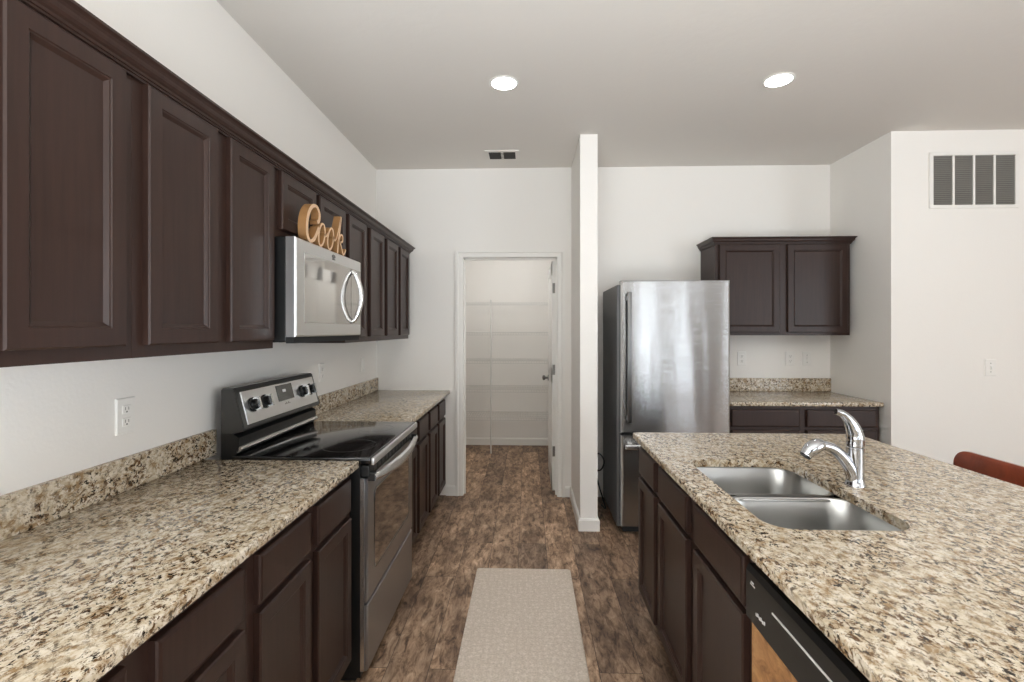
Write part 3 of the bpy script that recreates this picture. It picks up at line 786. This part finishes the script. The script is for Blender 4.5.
# stool behind the island
st = thing('bar_stool', 'reddish brown stool whose low back shows behind the island counter', 'stool', (1.80, 1.91, 0))
b = BM(); rings = []
for i, d in ((.010, 0), (0, .008), (0, .020), (.010, .030)):
    ring = []
    for p in rrect(1.702+i, 2.155-i, .70+i, .927-i, .062, 0, 8):
        cy = (p[0]-1.9285)/.2265
        ring.append((1.842+d-.012*cy*cy, p[0], p[1]))
    rings.append(ring)
loops(b, rings, cap0=True, cap1=True); make('backrest', b, 'red_leather', st, smooth=50)
b = BM(); rings = [rrect(1.42+i, 1.83-i, 1.715+i, 2.142-i, .05, z, 6) for i, z in ((.012, .60), (0, .612), (0, .645), (.012, .660), (.05, .664))]
loops(b, rings, cap0=True, cap1=True); make('seat', b, 'red_leather', st, smooth=50)
for x, y, dx, dy in ((1.455, 1.75, -.03, -.03), (1.455, 2.105, -.03, .03), (1.80, 1.75, .04, -.03), (1.80, 2.105, .04, .03)):
    b = BM(); tube(b, [(x+dx, y+dy, 0), (x, y, .602)], [.013, .019], 10); make('leg', b, 'stool_wood', st, smooth=60)
for q in ((1.844, 1.80), (1.844, 2.057)):
    b = BM(); tube(b, [(1.78, q[1], .61), (1.835, q[1], .66), (q[0]+.012, q[1], .74)], .010, 8)
    make('back_support', b, 'stool_wood', st, smooth=60)
b = BM(); f = .22/.602
lg = [(1.455-.03*(1-f), 1.75-.03*(1-f)), (1.455-.03*(1-f), 2.105+.03*(1-f)), (1.80+.04*(1-f), 2.105+.03*(1-f)), (1.80+.04*(1-f), 1.75-.03*(1-f))]
for i in range(4): tube(b, [(*lg[i], .22), (*lg[(i+1) % 4], .22)], .009, 8)
make('footrest', b, 'stool_wood', st, smooth=60)

# ------------------------------------------------------------------ rug
b = BM(); rings = [rrect(-.305+i, .252-i, .95+i, 2.905-i, .012, z, 3) for i, z in ((0, 0), (0, .005), (.004, .008), (.02, .008))]
loops(b, rings, cap0=True, cap1=True)
tag(make('runner_rug', b, 'rug_weave', origin=(-.02, 1.9, 0)), 'beige woven runner rug lying on the plank floor between range and island', 'rug')

# ------------------------------------------------------------------ wall plates, grilles, lights
def plate(name, label, cat, face, a, z, kind, grp=None, w=.074, h=.118):
    """electrical plate; face '+X' on the long wall, '-Y' on a wall facing the camera"""
    if face == '+X': loc = (XL, a, z); at = lambda u, v_, d: Vector((XL+d, a+u, z+v_))
    else:
        wy = YB if a < XN else YR
        loc = (a, wy, z); at = lambda u, v_, d: Vector((a+u, wy-d, z+v_))
    t = thing(name, label, cat, loc, grp)
    def bx(bm, u0, u1, v0, v1, d0, d1, ch=.0015):
        rings = []
        for i, d in ((0, d0), (0, d1-ch), (ch, d1)):
            rings.append([at(u, q, d) for u, q in ((u0+i, v0+i), (u1-i, v0+i), (u1-i, v1-i), (u0+i, v1-i))])
        loops(bm, rings, cap0=True, cap1=True)
    b = BM(); bx(b, -w/2, w/2, -h/2, h/2, 0, .0065, .003); make('cover_plate', b, 'white_plastic', t)
    if kind == 'outlet':
        for s in (-1, 1):
            b = BM(); bx(b, -.017, .017, s*.0205-.014, s*.0205+.014, .006, .0085, .002); so = make('socket', b, 'white_plastic', t)
            b = BM()
            for u in (-.007, .006): bx(b, u, u+.0025, s*.0205-.002, s*.0205+.008, .0082, .0088, .0001)
            bx(b, -.003, .003, s*.0205-.010, s*.0205-.005, .0082, .0088, .0001); make('slot', b, 'slot_dark', so)
    elif kind == 'rocker':
        b = BM(); bx(b, -.0165, .0165, -.033, .033, .006, .010, .003); make('rocker', b, 'white_plastic', t)
    else:
        b = BM(); bx(b, -.005, .005, -.012, .012, .006, .016, .003); make('toggle', b, 'white_plastic', t)
        for s in (-1, 1):
            b = BM(); bx(b, -.003, .003, s*.03-.003, s*.03+.003, .006, .0072, .0004)
            make('screw', b, 'slot_dark', t)
plate('wall_outlet', 'white duplex outlet on the kitchen wall above the near granite backsplash', 'outlet', '+X', 1.547, 1.157, 'outlet')
plate('wall_outlet', 'white outlet on the kitchen wall just past the range console', 'outlet', '+X', 3.06, 1.165, 'outlet')
plate('light_switch', 'white switch plate on the kitchen wall over the far counter, by the corner', 'switch', '+X', 3.845, 1.16, 'rocker')
plate('wall_outlet', 'white outlet above the short counter, close beside the refrigerator', 'outlet', '-Y', 1.82, 1.195, 'outlet')
plate('wall_outlet', 'white outlet above the short counter, middle one of the three plates', 'outlet', '-Y', 2.225, 1.195, 'outlet')
plate('light_switch', 'white switch plate above the short counter, last before the nook corner', 'switch', '-Y', 2.365, 1.195, 'toggle')
plate('light_switch', 'white switch plate below the large return grille', 'switch', '-Y', 3.235, 1.175, 'toggle')

# return air grille
GX0, GX1, GZ0, GZ1 = 2.815, 3.42, 2.29, 2.684
t = thing('return_grille', 'large white return air grille high on the bare wall', 'vent', ((GX0+GX1)/2, YR, GZ0))
b = BM(); f = .024; y0, y1 = YR-.014, YR
box(b, GX0, GX1, y0, y1, GZ0, GZ0+f, .003, 1); box(b, GX0, GX1, y0, y1, GZ1-f, GZ1, .003, 1); box(b, GX0, GX0+f, y0, y1, GZ0+f, GZ1-f); box(b, GX1-f, GX1, y0, y1, GZ0+f, GZ1-f)
iw = (GX1-GX0-2*f)
for q in (1, 2, 3):
    x = GX0+f+iw*q/4; box(b, x-.007, x+.007, y0+.002, y1, GZ0+f, GZ1-f)
make('frame', b, 'white_trim', t)
b = BM(); box(b, GX0+f, GX1-f, YR-.002, YR-.0005, GZ0+f, GZ1-f); make('filter', b, 'vent_dark', t)
b = BM(); nl = 26
for q in range(nl):
    z = GZ0+f+(GZ1-GZ0-2*f)*(q+.5)/nl
    loops(b, [[(x, YR-.011, z+.0045), (x, YR-.010, z+.0055), (x, YR-.003, z-.003), (x, YR-.004, z-.004)] for x in (GX0+f, GX1-f)], cap0=True, cap1=True)
make('louvers', b, 'vent_grey', t)

# ceiling vent
t = thing('ceiling_vent', 'small white supply vent in the ceiling near the pantry door', 'vent', (-.205, 3.865, H_CEIL))
vx0, vx1, vy0, vy1 = -.338, -.072, 3.765, 3.975; zc = H_CEIL
b = BM(); f = .028
box(b, vx0, vx1, vy0, vy0+f, zc-.008, zc); box(b, vx0, vx1, vy1-f, vy1, zc-.008, zc); box(b, vx0, vx0+f, vy0+f, vy1-f, zc-.008, zc); box(b, vx1-f, vx1, vy0+f, vy1-f, zc-.008, zc)
mx = (vx0+vx1)/2; box(b, mx-.010, mx+.010, vy0+f, vy1-f, zc-.008, zc); make('frame', b, 'ceiling_paint', t)
b = BM(); box(b, vx0+f, vx1-f, vy0+f, vy1-f, zc-.0015, zc-.0005); make('duct_opening', b, 'vent_dark', t)
b = BM()
for q in range(5):
    y = vy0+f+(vy1-vy0-2*f)*(q+.5)/5
    loops(b, [[(x, y-.012, zc-.002), (x, y-.010, zc-.002), (x, y+.006, zc-.010), (x, y+.004, zc-.010)] for x in (vx0+f, vx1-f)], cap0=True, cap1=True)
make('louvers', b, 'vent_dark', t)

def downlight(x, y, label, power, z=H_CEIL):
    t = thing('recessed_light', label, 'light', (x, y, z), 'recessed ceiling lights')
    b = BM(); lathe(b, x, y, [(.070, z-.0005), (.092, z-.0005), (.092, z-.003), (.084, z-.007), (.070, z-.007)], 36)
    b2 = BM(); n = 36
    R_ = [[(x+r*math.cos(2*math.pi*k/n), y+r*math.sin(2*math.pi*k/n), zz) for k in range(n)] for r, zz in ((.070, z-.0005), (.084, z-.0005), (.084, z-.003), (.079, z-.006), (.070, z-.005))]
    b.free(); loops(b2, R_); make('trim_ring', b2, 'white_trim', t, smooth=40)
    b = BM(); lathe(b, x, y, [(.0695, z-.0006), (.0695, z-.004), (.05, z-.0055), (.01, z-.006)], 32); make('lens', b, 'lamp_lens', t)
    l = bpy.data.lights.new('downlight_beam', 'AREA'); l.shape = 'DISK'; l.size = .13; l.energy = power; l.color = (.98, .985, 1); l.spread = math.radians(120)
    o = bpy.data.objects.new('downlight_beam', l); COL.objects.link(o); o.parent = t; o.location = (0, 0, -.012)
downlight(-.136, 2.744, 'round recessed ceiling light over the aisle, in front of the pantry', 1.5)
downlight(1.405, 2.762, 'round recessed ceiling light over the far end of the island', 1.5)

# pantry: wire shelves, post and lamp
SHY0, SHY1 = 5.64, 6.045
def wire_shelf(z, label):
    b = BM(); x0, x1 = PX0+.005, PX1-.005
    for y, zz in ((SHY0, z), (SHY0, z-.030), (SHY0+.13, z-.004), (SHY0+.27, z-.004), (SHY1, z)):
        tube(b, [(x0, y, zz), (x1, y, zz)], .0038, 6)
    nw = 62
    for i in range(nw+1):
        x = x0+.01+(x1-x0-.02)*i/nw
        tube(b, [(x, SHY0, z-.030), (x, SHY0-.001, z+.002), (x, SHY1, z+.002)], .0017, 4)
    o = make('wire_shelf', b, 'white_wire', origin=(0, SHY1, z), smooth=60); tag(o, label, 'shelf', 'wire shelves in the pantry')
for z, l in ((1.758, 'white wire pantry shelf, topmost of the five'), (1.41, 'white wire pantry shelf, second from the top of five'), (1.078, 'white wire pantry shelf, middle one of the five'), (.743, 'white wire pantry shelf, second from the floor'), (.415, 'white wire pantry shelf, lowest of the five')):
    wire_shelf(z, l)
b = BM(); tube(b, [(-.432, SHY0-.008, 0), (-.432, SHY0-.008, 1.79)], .0085, 10)
for z in (1.758, 1.41, 1.078, .743, .415): box(b, -.442, -.422, SHY0-.018, SHY0-.004, z-.034, z-.012)
tag(make('shelf_post', b, 'white_wire', origin=(-.432, SHY0, 0), smooth=60), 'thin white upright post holding the pantry shelf fronts', 'post')
t = thing('flush_light', 'round ceiling lamp inside the pantry', 'light', (-.2, 5.0, PH))
b = BM(); lathe(b, -.2, 5.0, [(.15, PH), (.15, PH-.02), (.14, PH-.024)], 28); make('lamp_base', b, 'white_trim', t, smooth=40)
b = BM(); lathe(b, -.2, 5.0, [(.135, PH-.024), (.13, PH-.05), (.09, PH-.075), (.01, PH-.085)], 28); make('lamp_shade', b, 'lamp_lens', t, smooth=60)
l = bpy.data.lights.new('pantry_lamp', 'POINT'); l.energy = 4.0; l.shadow_soft_size = .12; l.color = (.96, .98, 1)
o = bpy.data.objects.new('pantry_lamp', l); COL.objects.link(o); o.location = (-.2, 5.0, PH-.25)
